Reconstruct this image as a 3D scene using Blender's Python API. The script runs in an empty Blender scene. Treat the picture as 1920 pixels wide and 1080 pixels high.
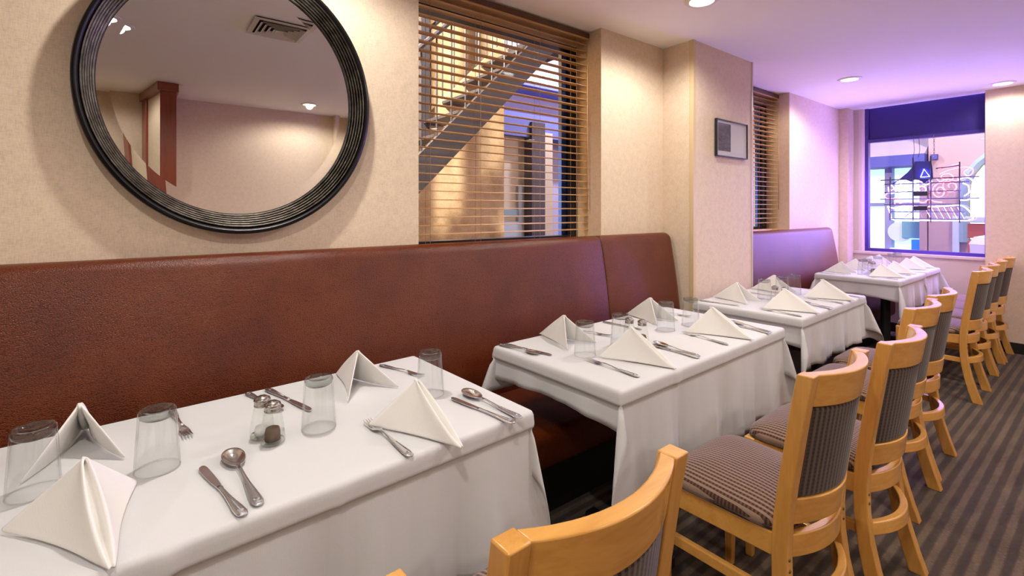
import bpy, bmesh, math, random
from mathutils import Vector, Matrix
random.seed(7)
PI = math.pi
S = bpy.context.scene
COL = S.collection

# ------------------------------------------------------------------ camera
F_PX, CY_PX, YAW, CAM_H = 900.0, 393.0, 52.2, 1.35
cd = bpy.data.cameras.new('camera')
cam = bpy.data.objects.new('camera', cd)
COL.objects.link(cam)
cd.sensor_width = 36.0
cd.lens = F_PX / 1920.0 * 36.0
cd.shift_y = (CY_PX - 540.0) / 1920.0
cd.clip_start = 0.02
cam.location = (0, 0, CAM_H)
cam.rotation_euler = (PI / 2, 0, math.radians(YAW))
S.camera = cam

# ------------------------------------------------------------------ world + exposure
w = bpy.data.worlds.new('night')
S.world = w
w.use_nodes = True
w.node_tree.nodes['Background'].inputs[0].default_value = (0.05, 0.06, 0.16, 1)
w.node_tree.nodes['Background'].inputs[1].default_value = 0.25
S.view_settings.view_transform = 'Standard'
S.view_settings.look = 'None'
S.view_settings.exposure = 0.22
S.view_settings.gamma = 1.0
S.view_settings.use_curve_mapping = False
S.cycles.max_bounces = 9
S.cycles.diffuse_bounces = 5
S.cycles.glossy_bounces = 4
S.cycles.transmission_bounces = 6
S.cycles.transparent_max_bounces = 24
S.cycles.sample_clamp_direct = 8.0
S.cycles.caustics_reflective = False
S.cycles.caustics_refractive = False

DOWN_W = 56.0            # watts of one ceiling downlight
WARM = (1.0, 0.94, 0.87)
CEIL = 2.51
XW = -2.07               # face of the long left wall
XP = -1.83               # face of the pillar
YF = 6.60                # window wall
XR = 2.0                 # opposite wall
YB = -4.0


# ================================================================== materials
MATS = {}


def srgb(r, g, b):
    f = lambda c: (c / 255 / 12.92) if c / 255 <= 0.04045 else ((c / 255 + 0.055) / 1.055) ** 2.4
    return (f(r), f(g), f(b), 1.0)


def mat(name, col, rough=0.5, metal=0.0, spec=0.5, emit=None, estr=0.0, coat=0.0, sheen=0.0):
    m = bpy.data.materials.new(name)
    m.use_nodes = True
    b = m.node_tree.nodes['Principled BSDF']
    if len(col) == 3:
        col = (*col, 1)
    b.inputs['Base Color'].default_value = col
    b.inputs['Roughness'].default_value = rough
    b.inputs['Metallic'].default_value = metal
    b.inputs['Specular IOR Level'].default_value = spec
    b.inputs['Coat Weight'].default_value = coat
    b.inputs['Coat Roughness'].default_value = 0.12
    b.inputs['Sheen Weight'].default_value = sheen
    if emit:
        b.inputs['Emission Color'].default_value = (*emit[:3], 1)
        b.inputs['Emission Strength'].default_value = estr
    MATS[name] = m
    return m


class NT:
    def __init__(s, m):
        s.t = m.node_tree
        s.b = s.t.nodes['Principled BSDF']
        s.tc = s.t.nodes.new('ShaderNodeTexCoord')

    def n(s, typ, **kw):
        nd = s.t.nodes.new(typ)
        for k, v in kw.items():
            if k in nd.inputs:
                nd.inputs[k].default_value = v
            else:
                setattr(nd, k, v)
        return nd

    def l(s, a, b):
        s.t.links.new(a, b)

    def coords(s, scale=(1, 1, 1), kind='Object', rot=(0, 0, 0)):
        mp = s.n('ShaderNodeMapping')
        mp.inputs['Scale'].default_value = scale
        mp.inputs['Rotation'].default_value = rot
        s.l(s.tc.outputs[kind], mp.inputs[0])
        return mp.outputs[0]

    def noise(s, vec, scale, detail=3.0, rough=0.55):
        nd = s.n('ShaderNodeTexNoise')
        nd.inputs['Scale'].default_value = scale
        nd.inputs['Detail'].default_value = detail
        nd.inputs['Roughness'].default_value = rough
        s.l(vec, nd.inputs['Vector'])
        return nd.outputs['Fac']

    def ramp(s, fac, stops):
        nd = s.n('ShaderNodeValToRGB')
        e = nd.color_ramp.elements
        while len(e) < len(stops):
            e.new(0.5)
        for el, (p, c) in zip(e, stops):
            el.position = p
            el.color = c if len(c) == 4 else (*c, 1)
        s.l(fac, nd.inputs[0])
        return nd.outputs[0]

    def math(s, op, a, b=None):
        nd = s.n('ShaderNodeMath', operation=op)
        for i, x in enumerate((a, b)):
            if x is None:
                continue
            if isinstance(x, (int, float)):
                nd.inputs[i].default_value = x
            else:
                s.l(x, nd.inputs[i])
        return nd.outputs[0]

    def mix(s, fac, a, b):
        nd = s.n('ShaderNodeMix', data_type='RGBA')
        for sock, x in ((nd.inputs[0], fac), (nd.inputs[6], a), (nd.inputs[7], b)):
            if isinstance(x, (int, float)):
                sock.default_value = x
            elif isinstance(x, tuple):
                sock.default_value = x if len(x) == 4 else (*x, 1)
            else:
                s.l(x, sock)
        return nd.outputs[2]

    def bump(s, h, strength=0.2, dist=0.002):
        nd = s.n('ShaderNodeBump')
        nd.inputs['Strength'].default_value = strength
        nd.inputs['Distance'].default_value = dist
        s.l(h, nd.inputs['Height'])
        s.l(nd.outputs[0], s.b.inputs['Normal'])

    def color(s, c):
        s.l(c, s.b.inputs['Base Color'])


def scale_c(c, k):
    return (c[0] * k, c[1] * k, c[2] * k, 1)


def wallpaper(name, c):
    m = mat(name, c, 0.75, spec=0.25)
    t = NT(m)
    a = t.noise(t.coords((60, 60, 420)), 1.0, 2)
    b = t.noise(t.coords((420, 420, 60)), 1.0, 2)
    fine = t.math('ADD', t.math('MULTIPLY', a, 0.5), t.math('MULTIPLY', b, 0.5))
    big = t.noise(t.coords((1, 1, 1)), 26.0, 4)
    f = t.math('ADD', t.math('MULTIPLY', fine, 0.75), t.math('MULTIPLY', big, 0.25))
    t.color(t.ramp(f, [(0.33, scale_c(c, 0.80)), (0.5, c), (0.68, scale_c(c, 1.13))]))
    t.bump(fine, 0.25, 0.0015)
    return m


def wood(name, c, dark, rough=0.3, coat=0.35, sc=(26, 26, 3.0)):
    m = mat(name, c, rough, coat=coat)
    t = NT(m)
    n1 = t.noise(t.coords(sc), 1.0, 4, 0.6)
    n2 = t.noise(t.coords((sc[0] * 5, sc[1] * 5, sc[2] * 4)), 1.0, 2)
    f = t.math('ADD', t.math('MULTIPLY', n1, 0.7), t.math('MULTIPLY', n2, 0.3))
    t.color(t.ramp(f, [(0.30, dark), (0.52, c), (0.75, scale_c(c, 1.12))]))
    return m


WALLC = (0.675, 0.545, 0.405, 1)
wallpaper('wallpaper', WALLC)
mat('ceiling_paint', (0.92, 0.90, 0.875), 0.85, spec=0.2)
mat('jamb_paint', (0.60, 0.50, 0.42), 0.6, spec=0.3)
mat('corner_guard', (0.62, 0.47, 0.27), 0.45)
mat('guard_grey', (0.50, 0.42, 0.34), 0.4)
mat('black_base', (0.012, 0.011, 0.011), 0.4)
mat('window_dark', (0.010, 0.012, 0.03), 0.3)
mat('frame_lit_violet', (0.030, 0.012, 0.10), 0.35)  # dark frame with the sign's violet glow put into its colour
mat('panel_lit_indigo', (0.012, 0.004, 0.11), 0.55)  # dark panel, the purple window light mixed into its base colour
wood('maple', (0.62, 0.31, 0.070, 1), (0.52, 0.235, 0.048, 1), 0.28, 0.4)
wood('maple_rail', (0.64, 0.32, 0.074, 1), (0.54, 0.245, 0.050, 1), 0.26, 0.5, (26, 3.0, 26))
wood('cherry', (0.24, 0.040, 0.010, 1), (0.16, 0.022, 0.006, 1), 0.3, 0.3)
wood('blind_wood', (0.50, 0.29, 0.115, 1), (0.40, 0.21, 0.075, 1), 0.42, 0.12, (60, 4, 60))
mat('head_shade_dark', (0.09, 0.035, 0.015), 0.5)
mat('stile_blue', (0.03, 0.07, 0.28), 0.4)
mat('cord', (0.36, 0.24, 0.12), 0.8)
mat('cable_black', (0.008, 0.008, 0.012), 0.5)
mat('chrome_steel', (0.80, 0.82, 0.84), 0.20, 1.0)
mat('worn_steel', (0.74, 0.76, 0.78), 0.27, 1.0)
mat('cap_steel', (0.45, 0.43, 0.40), 0.25, 1.0)
mat('pepper', (0.13, 0.085, 0.055), 0.9)
mat('salt', (0.78, 0.78, 0.76), 0.9)
mat('bolt_dark', (0.14, 0.075, 0.02), 0.4)
mat('mirror_glass', (0.86, 0.87, 0.86), 0.0, 1.0)
mat('vent_white', (0.66, 0.62, 0.55), 0.5)
mat('vent_dark', (0.01, 0.01, 0.01), 0.8)
mat('lamp_ring', (0.80, 0.78, 0.74), 0.4)
mat('lamp_lens', (1, 1, 1), 0.4, emit=(1.0, 0.93, 0.82), estr=14.0)
mat('table_metal', (0.012, 0.012, 0.012), 0.45)
mat('table_board', (0.10, 0.055, 0.03), 0.5)


def m_leather():
    m = mat('leather', (0.10, 0.022, 0.008), 0.32, spec=0.42)
    t = NT(m)
    v = t.n('ShaderNodeTexVoronoi')
    v.inputs['Scale'].default_value = 260
    t.l(t.coords((1, 1.0, 1.25)), v.inputs['Vector'])
    nz = t.noise(t.coords(), 5.0, 4)
    c = t.ramp(nz, [(0.30, (0.098, 0.0165, 0.0030)), (0.55, (0.132, 0.0250, 0.0042)), (0.78, (0.160, 0.034, 0.0060))])
    pores = t.ramp(v.outputs['Distance'], [(0.0, (1, 1, 1)), (0.45, (0.95, 0.95, 0.95)), (0.75, (0.55, 0.5, 0.5))])
    mx = t.n('ShaderNodeMix', data_type='RGBA', blend_type='MULTIPLY')
    mx.inputs[0].default_value = 1.0
    t.l(c, mx.inputs[6])
    t.l(pores, mx.inputs[7])
    t.color(mx.outputs[2])
    inv = t.math('SUBTRACT', 1.0, v.outputs['Distance'])
    t.bump(inv, 0.45, 0.0022)


m_leather()


def m_cloth(name, c, scale=900, rough=0.9):
    m = mat(name, c, rough, spec=0.15, sheen=0.1)
    t = NT(m)
    a = t.noise(t.coords((1, 0.12, 1)), scale, 2)
    b = t.noise(t.coords((0.12, 1, 0.12)), scale, 2)
    big = t.noise(t.coords(), 14.0, 4)
    f = t.math('ADD', t.math('ADD', t.math('MULTIPLY', a, 0.35), t.math('MULTIPLY', b, 0.35)), t.math('MULTIPLY', big, 0.7))
    t.bump(f, 0.22, 0.0022)


m_cloth('linen_white', (0.60, 0.60, 0.60))
m_cloth('napkin_linen', (0.75, 0.73, 0.69), 700)


def m_carpet():
    m = mat('carpet', (0.05, 0.03, 0.02), 0.95, spec=0.1, sheen=0.15)
    t = NT(m)
    sp = t.n('ShaderNodeSeparateXYZ')
    t.l(t.tc.outputs['Object'], sp.inputs[0])
    x, y = sp.outputs[0], sp.outputs[1]
    wob = t.math('MULTIPLY', t.math('SUBTRACT', t.noise(t.coords((40, 6, 1)), 1.0, 2), 0.5), 0.008)
    ph = t.math('MULTIPLY', t.math('ADD', x, wob), 2 * PI / 0.054)
    st = t.math('MAXIMUM', t.math('MINIMUM', t.math('MULTIPLY', t.math('SINE', ph), 2.2), 1.0), -1.0)
    ticks = t.noise(t.coords((1, 6, 1)), 55.0, 2)
    blocks = t.noise(t.coords((22, 5, 1)), 1.0, 2)
    f = t.math('ADD', t.math('MULTIPLY', st, 0.36), t.math('MULTIPLY', t.math('SUBTRACT', blocks, 0.5), 0.9))
    f = t.math('ADD', f, t.math('MULTIPLY', t.math('SUBTRACT', ticks, 0.5), 1.6))
    f = t.math('ADD', t.math('MULTIPLY', f, 0.5), 0.5)
    t.color(t.ramp(f, [(0.18, (0.026, 0.0140, 0.0080)), (0.50, (0.072, 0.043, 0.024)), (0.85, (0.175, 0.115, 0.064))]))
    fz = t.noise(t.coords(), 700.0, 2)
    t.bump(fz, 0.8, 0.004)


m_carpet()


def m_stripe(name, axis, light, dark, period, cross):
    m = mat(name, dark, 0.9, spec=0.15, sheen=0.2)
    t = NT(m)
    sp = t.n('ShaderNodeSeparateXYZ')
    t.l(t.tc.outputs['Object'], sp.inputs[0])
    y = sp.outputs[axis]
    o = sp.outputs[cross]
    st = t.math('SINE', t.math('MULTIPLY', y, 2 * PI / period))
    ck = t.math('SINE', t.math('MULTIPLY', o, 2 * PI / (period * 0.75)))
    band = t.math('GREATER_THAN', st, 0.05)
    ckb = t.math('GREATER_THAN', ck, 0.0)
    mid = tuple(dark[i] * 0.75 + light[i] * 0.25 for i in range(3))
    darkband = t.mix(ckb, dark, mid)
    nz = t.noise(t.coords(), 900.0, 2)
    base = t.mix(band, darkband, light)
    fin = t.mix(t.math('MULTIPLY', nz, 0.35), base, scale_c(dark, 0.8))
    t.color(fin)
    t.bump(t.math('ADD', st, nz), 0.25, 0.001)


m_stripe('seat_stripe', 1, (0.31, 0.205, 0.145), (0.055, 0.022, 0.014), 0.0148, 0)
m_stripe('back_stripe', 1, (0.115, 0.074, 0.050), (0.024, 0.011, 0.007), 0.0150, 2)


def m_frame_metal():
    m = mat('frame_pewter', (0.25, 0.23, 0.19), 0.30, 1.0)
    t = NT(m)
    n = t.noise(t.coords((1, 1, 1)), 26.0, 5, 0.7)
    t.color(t.ramp(n, [(0.30, (0.055, 0.048, 0.042)), (0.52, (0.135, 0.122, 0.104)), (0.75, (0.25, 0.23, 0.19))]))
    m2 = mat('frame_dark', (0.016, 0.014, 0.015), 0.33, 0.6)


m_frame_metal()


def m_glass(name, tint=(0.97, 0.98, 0.98), ior=1.5, rough=0.0):
    m = bpy.data.materials.new(name)
    m.use_nodes = True
    nt = m.node_tree
    nt.nodes.clear()
    o = nt.nodes.new('ShaderNodeOutputMaterial')
    tr = nt.nodes.new('ShaderNodeBsdfTransparent')
    tr.inputs[0].default_value = (*tint, 1)
    gl = nt.nodes.new('ShaderNodeBsdfGlossy')
    gl.inputs['Roughness'].default_value = rough
    f0 = ((ior - 1) / (ior + 1)) ** 2
    lw = nt.nodes.new('ShaderNodeLayerWeight')        # Schlick's Fresnel, the same from both sides of the sheet
    lw.inputs[0].default_value = 0.5
    pw = nt.nodes.new('ShaderNodeMath')
    pw.operation = 'POWER'
    pw.inputs[1].default_value = 5.0
    nt.links.new(lw.outputs['Facing'], pw.inputs[0])
    fr = nt.nodes.new('ShaderNodeMath')
    fr.operation = 'MULTIPLY_ADD'
    fr.inputs[1].default_value = 1 - f0
    fr.inputs[2].default_value = f0
    nt.links.new(pw.outputs[0], fr.inputs[0])
    mx = nt.nodes.new('ShaderNodeMixShader')
    nt.links.new(fr.outputs[0], mx.inputs[0])
    nt.links.new(tr.outputs[0], mx.inputs[1])
    nt.links.new(gl.outputs[0], mx.inputs[2])
    nt.links.new(mx.outputs[0], o.inputs[0])
    MATS[name] = m


m_glass('tumbler_glass', (0.98, 0.984, 0.982), 1.5)
m_glass('shaker_glass', (0.965, 0.975, 0.96), 1.5)
m_glass('pane_glass', (0.96, 0.97, 0.98), 1.35)
m_glass('base_glass', (0.78, 0.81, 0.80), 1.9)

# ------ outdoors
def m_stucco():
    m = mat('stucco', (0.55, 0.36, 0.17), 0.9)
    t = NT(m)
    n = t.noise(t.coords(), 3.0, 6, 0.7)
    sp = t.noise(t.coords(), 90.0, 3, 0.8)
    f = t.math('ADD', t.math('MULTIPLY', n, 0.6), t.math('MULTIPLY', sp, 0.4))
    t.color(t.ramp(f, [(0.34, (0.33, 0.215, 0.105)), (0.5, (0.58, 0.42, 0.25)), (0.64, (0.76, 0.60, 0.40))]))
    t.bump(sp, 0.4, 0.01)


m_stucco()
mat('stair_steel', (0.055, 0.05, 0.065), 0.5, 0.3)
mat('stair_tan', (0.50, 0.36, 0.22), 0.7)
mat('facade_violet', (0.52, 0.47, 0.62), 0.7)
mat('facade_blue', (0.16, 0.18, 0.46), 0.6)
mat('cream_panel', (0.70, 0.58, 0.40), 0.7)
mat('post_dark', (0.07, 0.055, 0.06), 0.5)
mat('pavement', (0.10, 0.09, 0.09), 0.85)
mat('bulb', (1, 1, 1), 0.3, emit=(0.75, 0.85, 1.0), estr=9.0)
mat('pink_stone', (0.48, 0.34, 0.33), 0.85)
mat('shop_light', (0.8, 0.9, 1), 0.4, emit=(0.46, 0.82, 1.0), estr=1.05)
mat('shop_frame', (0.24, 0.24, 0.44), 0.5)
mat('awning_blue', (0.05, 0.06, 0.30), 0.6)
mat('awning_pale', (0.40, 0.36, 0.48), 0.7)
mat('arch_light', (0.8, 0.9, 0.6), 0.5, emit=(0.75, 0.88, 0.62), estr=1.1)
mat('arch_trim', (0.30, 0.42, 0.45), 0.6)
mat('shop_blue', (0.02, 0.12, 0.50), 0.5, emit=(0.02, 0.16, 0.75), estr=0.8)
mat('crate_red', (0.42, 0.11, 0.06), 0.7)
mat('poster_teal', (0.12, 0.30, 0.38), 0.6)
mat('poster_pale', (0.55, 0.65, 0.70), 0.6)
mat('bin_white', (0.70, 0.66, 0.74), 0.6)
mat('neon_pink', (1, 0.3, 0.4), 0.3, emit=(1.0, 0.12, 0.26), estr=4.5)
mat('neon_white', (1, 1, 1), 0.3, emit=(0.36, 0.24, 1.0), estr=640.0)
mat('neon_blue', (0.2, 0.3, 1), 0.3, emit=(0.22, 0.25, 1.0), estr=160.0)
mat('shade_indigo', (0.012, 0.010, 0.16), 0.5)
mat('print_mat', (0.80, 0.78, 0.74), 0.6)
mat('frame_black', (0.012, 0.011, 0.010), 0.35)
mp_ = mat('photo_dark', (0.08, 0.08, 0.085), 0.5)
t_ = NT(mp_)
t_.color(t_.ramp(t_.noise(t_.coords((1, 1, 3)), 14, 5), [(0.3, (0.03, 0.03, 0.034)), (0.7, (0.17, 0.17, 0.175))]))


# ================================================================== mesh builder
class MB:
    def __init__(s):
        s.v = []
        s.f = []

    def add(s, vs, fs):
        o = len(s.v)
        s.v += [tuple(p) for p in vs]
        s.f += [tuple(i + o for i in f) for f in fs]
        return s

    def box(s, x0, x1, y0, y1, z0, z1):
        vs = [(x, y, z) for z in (z0, z1) for y in (y0, y1) for x in (x0, x1)]
        return s.add(vs, [(0, 2, 3, 1), (4, 5, 7, 6), (0, 1, 5, 4), (2, 6, 7, 3), (0, 4, 6, 2), (1, 3, 7, 5)])

    def grid(s, rows, closed=False, cap=False):
        n = len(rows[0])
        vs = [p for r in rows for p in r]
        fs = []
        for i in range(len(rows) - 1):
            for j in range(n if closed else n - 1):
                k = (j + 1) % n
                fs.append((i * n + j, i * n + k, (i + 1) * n + k, (i + 1) * n + j))
        if cap:
            fs.append(tuple(range(n))[::-1])
            fs.append(tuple((len(rows) - 1) * n + j for j in range(n)))
        return s.add(vs, fs)

    def lathe(s, prof, n=32, c=(0, 0, 0), axis='Z', cap=False):
        rows = []
        for r, h in prof:
            row = []
            for i in range(n):
                a = 2 * PI * i / n
                x, y = r * math.cos(a), r * math.sin(a)
                p = (x, y, h) if axis == 'Z' else (h, x, y)
                row.append((p[0] + c[0], p[1] + c[1], p[2] + c[2]))
            rows.append(row)
        return s.grid(rows, True, cap)

    def tube(s, pts, r, n=8, closed=False):
        pts = [Vector(p) for p in pts]
        rows = []
        N = len(pts)
        ref = None
        for i in range(N):
            a = pts[i - 1] if (i > 0 or closed) else pts[i]
            b = pts[(i + 1) % N] if (i < N - 1 or closed) else pts[i]
            d = (b - a).normalized()
            if ref is None:
                ref = Vector((0, 0, 1)) if abs(d.z) < 0.9 else Vector((1, 0, 0))
            u = d.cross(ref).normalized()
            v = u.cross(d).normalized()
            ref = v
            rr = r[i] if isinstance(r, (list, tuple)) else r
            rows.append([pts[i] + (u * math.cos(2 * PI * k / n) + v * math.sin(2 * PI * k / n)) * rr for k in range(n)])
        if closed:
            rows.append(rows[0])
            return s.grid(rows, True)
        return s.grid(rows, True, True)

    def bar(s, a, b, wx, wy):
        """rectangular bar from a to b; wx across horizontally, wy the other way"""
        a, b = Vector(a), Vector(b)
        d = (b - a).normalized()
        ref = Vector((0, 0, 1)) if abs(d.z) < 0.95 else Vector((0, 1, 0))
        u = d.cross(ref).normalized() * wx / 2
        v = u.cross(d).normalized() * wy / 2
        rows = [[p + u + v, p - u + v, p - u - v, p + u - v] for p in (a, b)]
        return s.grid(rows, True, True)

    def prism(s, outline, z0, z1, axis='Z'):
        n = len(outline)
        mp = {'Z': lambda p, h: (p[0], p[1], h), 'X': lambda p, h: (h, p[0], p[1]), 'Y': lambda p, h: (p[0], h, p[1])}[axis]
        return s.grid([[mp(p, z0) for p in outline], [mp(p, z1) for p in outline]], True, True)

    def mesh(s, name, weld=True):
        me = bpy.data.meshes.new(name)
        me.from_pydata(s.v, [], s.f)
        bm = bmesh.new()
        bm.from_mesh(me)
        if weld:
            bmesh.ops.remove_doubles(bm, verts=bm.verts, dist=1e-6)
        bmesh.ops.recalc_face_normals(bm, faces=bm.faces)
        bm.to_mesh(me)
        bm.free()
        return me

    def build(s, name, m, parent=None, smooth=False, bevel=0, seg=2, sub=0, solid=0, sharp=None):
        me = s.mesh(name)
        me.materials.append(MATS[m])
        if smooth:
            for p in me.polygons:
                p.use_smooth = True
            if sharp:
                me.set_sharp_from_angle(angle=math.radians(sharp))
        o = bpy.data.objects.new(name, me)
        COL.objects.link(o)
        if parent:
            o.parent = parent
        if solid:
            md = o.modifiers.new('thickness', 'SOLIDIFY')
            md.thickness = solid
            md.offset = 0
        if bevel:
            md = o.modifiers.new('bevel', 'BEVEL')
            md.width = bevel
            md.segments = seg
            md.limit_method = 'ANGLE'
        if sub:
            md = o.modifiers.new('sub', 'SUBSURF')
            md.levels = sub
            md.render_levels = sub
        return o


def empty(name, loc=(0, 0, 0), rz=0.0, sc=1.0):
    o = bpy.data.objects.new(name, None)
    o.empty_display_size = 0.05
    COL.objects.link(o)
    o.location = loc
    o.rotation_euler = (0, 0, rz)
    o.scale = (sc, sc, sc)
    return o


def tag(o, label, cat, group=None, kind=None):
    o['label'] = label
    o['category'] = cat
    if group:
        o['group'] = group
    if kind:
        o['kind'] = kind
    return o


def struct(o):
    o['kind'] = 'structure'
    return o


def copy_tree(o, parent=None):
    c = o.copy()
    COL.objects.link(c)
    c.parent = parent
    for ch in o.children:
        copy_tree(ch, c)
    return c


class Proto:
    """first use moves the built thing itself, later uses copy it with its parts"""
    def __init__(s, root):
        s.r = root
        s.used = False

    def put(s, loc, rz, label, cat, group, sc=1.0):
        o = copy_tree(s.r) if s.used else s.r
        s.used = True
        o.location = loc
        o.rotation_euler = (0, 0, rz)
        o.scale = (sc, sc, sc)
        return tag(o, label, cat, group)


def smoothpath(pts, k=6, closed=False):
    P = [Vector(p) for p in pts]
    n = len(P)
    out = []
    rng = range(n) if closed else range(n - 1)
    for i in rng:
        p0 = P[(i - 1) % n] if (closed or i > 0) else P[i]
        p1, p2 = P[i], P[(i + 1) % n]
        p3 = P[(i + 2) % n] if (closed or i + 2 < n) else p2
        for j in range(k):
            t = j / k
            out.append(0.5 * ((2 * p1) + (p2 - p0) * t + (2 * p0 - 5 * p1 + 4 * p2 - p3) * t * t + (3 * p1 - p0 - 3 * p2 + p3) * t ** 3))
    if not closed:
        out.append(P[-1])
    return out


# ================================================================== room shell
struct(MB().box(XW - 0.4, XR + 0.1, YB - 0.1, 6.8, -0.05, 0).build('floor', 'carpet'))
struct(MB().box(XW - 0.42, XR + 0.1, YB - 0.1, 6.8, CEIL, CEIL + 0.08).build('ceiling', 'ceiling_paint'))
W1A, W1B = 1.045, 2.325      # first window opening along y
W2A, W2B = 3.86, 5.08        # second window opening
SILL = 1.13
XO = -2.42                   # outer face of the long wall
wl = MB()
wl.box(XO, XW, YB, W1A, 0, CEIL)
wl.box(XO, XW, W1A, W1B, 0, SILL)
wl.box(XO, XW, W1B, W2A, 0, CEIL)
wl.box(XO, XW, W2A, W2B, 0, SILL)
wl.box(XO, XW, W2B, 6.8, 0, CEIL)
wl.box(XO, -2.29, W1A, W1B, 2.44, CEIL)
wl.box(XO, -2.29, W2A, W2B, 2.44, CEIL)
struct(wl.build('wall_left', 'wallpaper'))
struct(MB().box(XW, XP, 2.985, 3.82, 0, CEIL).build('wall_pillar', 'wallpaper'))
o = struct(MB().box(XP - 0.028, XP + 0.004, 2.981, 3.012, 0, CEIL).build('trim_1', 'corner_guard'))
o = struct(MB().box(XP - 0.012, XP + 0.004, 3.800, 3.824, 0, CEIL).build('trim_2', 'guard_grey'))
# far wall with the street window
XC = -1.985                  # right edge of the corner column
YC = 6.40
WX0, WX1 = -1.885, -0.868    # street window
WZ0, WZ1 = 0.875, 2.135
YR = 6.50
struct(MB().box(XW, XC, YC, 6.8, 0, CEIL).build('wall_column', 'wallpaper'))
fw = MB()
fw.box(XC, WX0, YF, 6.8, 0, CEIL)
fw.box(WX0, WX1, YF, 6.8, 0, WZ0)
struct(fw.build('wall_far', 'jamb_paint'))
struct(MB().box(WX1, XR, YR, 6.8, 0, CEIL).build('wall_far_right', 'wallpaper'))
struct(MB().box(XR, XR + 0.1, YB, 6.8, 0, CEIL).build('wall_right', 'wallpaper'))
struct(MB().box(XO, XR + 0.1, YB - 0.1, YB, 0, CEIL).build('wall_back', 'wallpaper'))
struct(MB().box(XR - 0.10, XR, 1.90, 2.40, 0, CEIL).build('wall_pilaster', 'wallpaper'))
for nm, b in (('baseboard_far', (XC, WX1, YF - 0.012, YF, 0, 0.10)), ('baseboard_far_right', (WX1, XR, YR - 0.012, YR, 0, 0.10)),
              ('baseboard_right', (XR - 0.012, XR, YB, YR, 0, 0.10)), ('baseboard_column', (XW, XC, YC - 0.012, YC, 0, 0.10))):
    struct(MB().box(*b).build(nm, 'black_base', bevel=0.003))
# sill ledge and jamb casing of the street window
struct(MB().box(XC, WX1, YF - 0.03, YF, WZ0 - 0.03, WZ0).build('trim_3', 'jamb_paint', bevel=0.004))
struct(MB().box(WX0 - 0.05, WX0 - 0.012, YF - 0.016, YF, WZ0, CEIL).build('trim_4', 'jamb_paint', bevel=0.003))

# wall pier with cherry trim, seen in the mirror
pier = MB().prism([(1.325, 0.160), (XR, 0.035), (XR, 0.260), (1.325, 0.260)], 0, CEIL - 0.002).build('wall_pier', 'wallpaper')
struct(pier)
MB().box(1.303, 1.325, 0.146, 0.268, 0, CEIL - 0.08).build('end_board', 'cherry', pier, bevel=0.002)
MB().prism([(1.83, 0.048), (1.99, 0.018), (1.99, 0.036), (1.83, 0.066)], 0, CEIL - 0.08).build('wall_board', 'cherry', pier, bevel=0.002)
MB().prism([(1.283, 0.126), (1.995, -0.005), (1.995, 0.285), (1.283, 0.285)], CEIL - 0.08, CEIL - 0.003).build('crown', 'cherry', pier, bevel=0.005)


# ------------------------------------------------------------------ windows
def side_window(name, ya, yb):
    f = MB()
    t = 0.05
    f.box(-2.37, -2.29, ya, ya + t, SILL, 2.44)
    f.box(-2.37, -2.29, yb - t, yb, SILL, 2.44)
    f.box(-2.37, -2.29, ya + t, yb - t, SILL, SILL + t)
    f.box(-2.37, -2.29, ya + t, yb - t, 2.44 - 0.03, 2.44)
    o = struct(f.build(name, 'window_dark'))
    MB().box(-2.365, -2.335, yb - t - 0.045, yb - t, SILL + t, 2.41).build('stile', 'stile_blue', o)
    MB().box(-2.335, -2.327, ya + t, yb - t, SILL + t, 2.41).build('pane', 'pane_glass', o)
    return o


side_window('window_1', W1A, W1B)
side_window('window_2', W2A, W2B)
f = MB()
f.box(WX0, WX0 + 0.035, YF + 0.02, YF + 0.09, WZ0, CEIL)
f.box(WX1 - 0.02, WX1 + 0.03, YF + 0.02, YF + 0.09, WZ0, CEIL)
f.box(WX0 + 0.035, WX1 - 0.02, YF + 0.02, YF + 0.09, WZ0, WZ0 + 0.035)
f.box(WX0 + 0.035, WX1 - 0.02, YF + 0.02, YF + 0.09, WZ1 - 0.02, WZ1 + 0.015)
o = struct(f.build('window_3', 'frame_lit_violet'))
MB().box(WX0 + 0.035, WX1 - 0.02, YF + 0.05, YF + 0.058, WZ0 + 0.035, WZ1 - 0.02).build('pane', 'pane_glass', o)
MB().box(WX0 + 0.035, WX1 - 0.02, YF + 0.045, YF + 0.075, WZ1 + 0.015, CEIL).build('header_panel', 'panel_lit_indigo', o)


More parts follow.
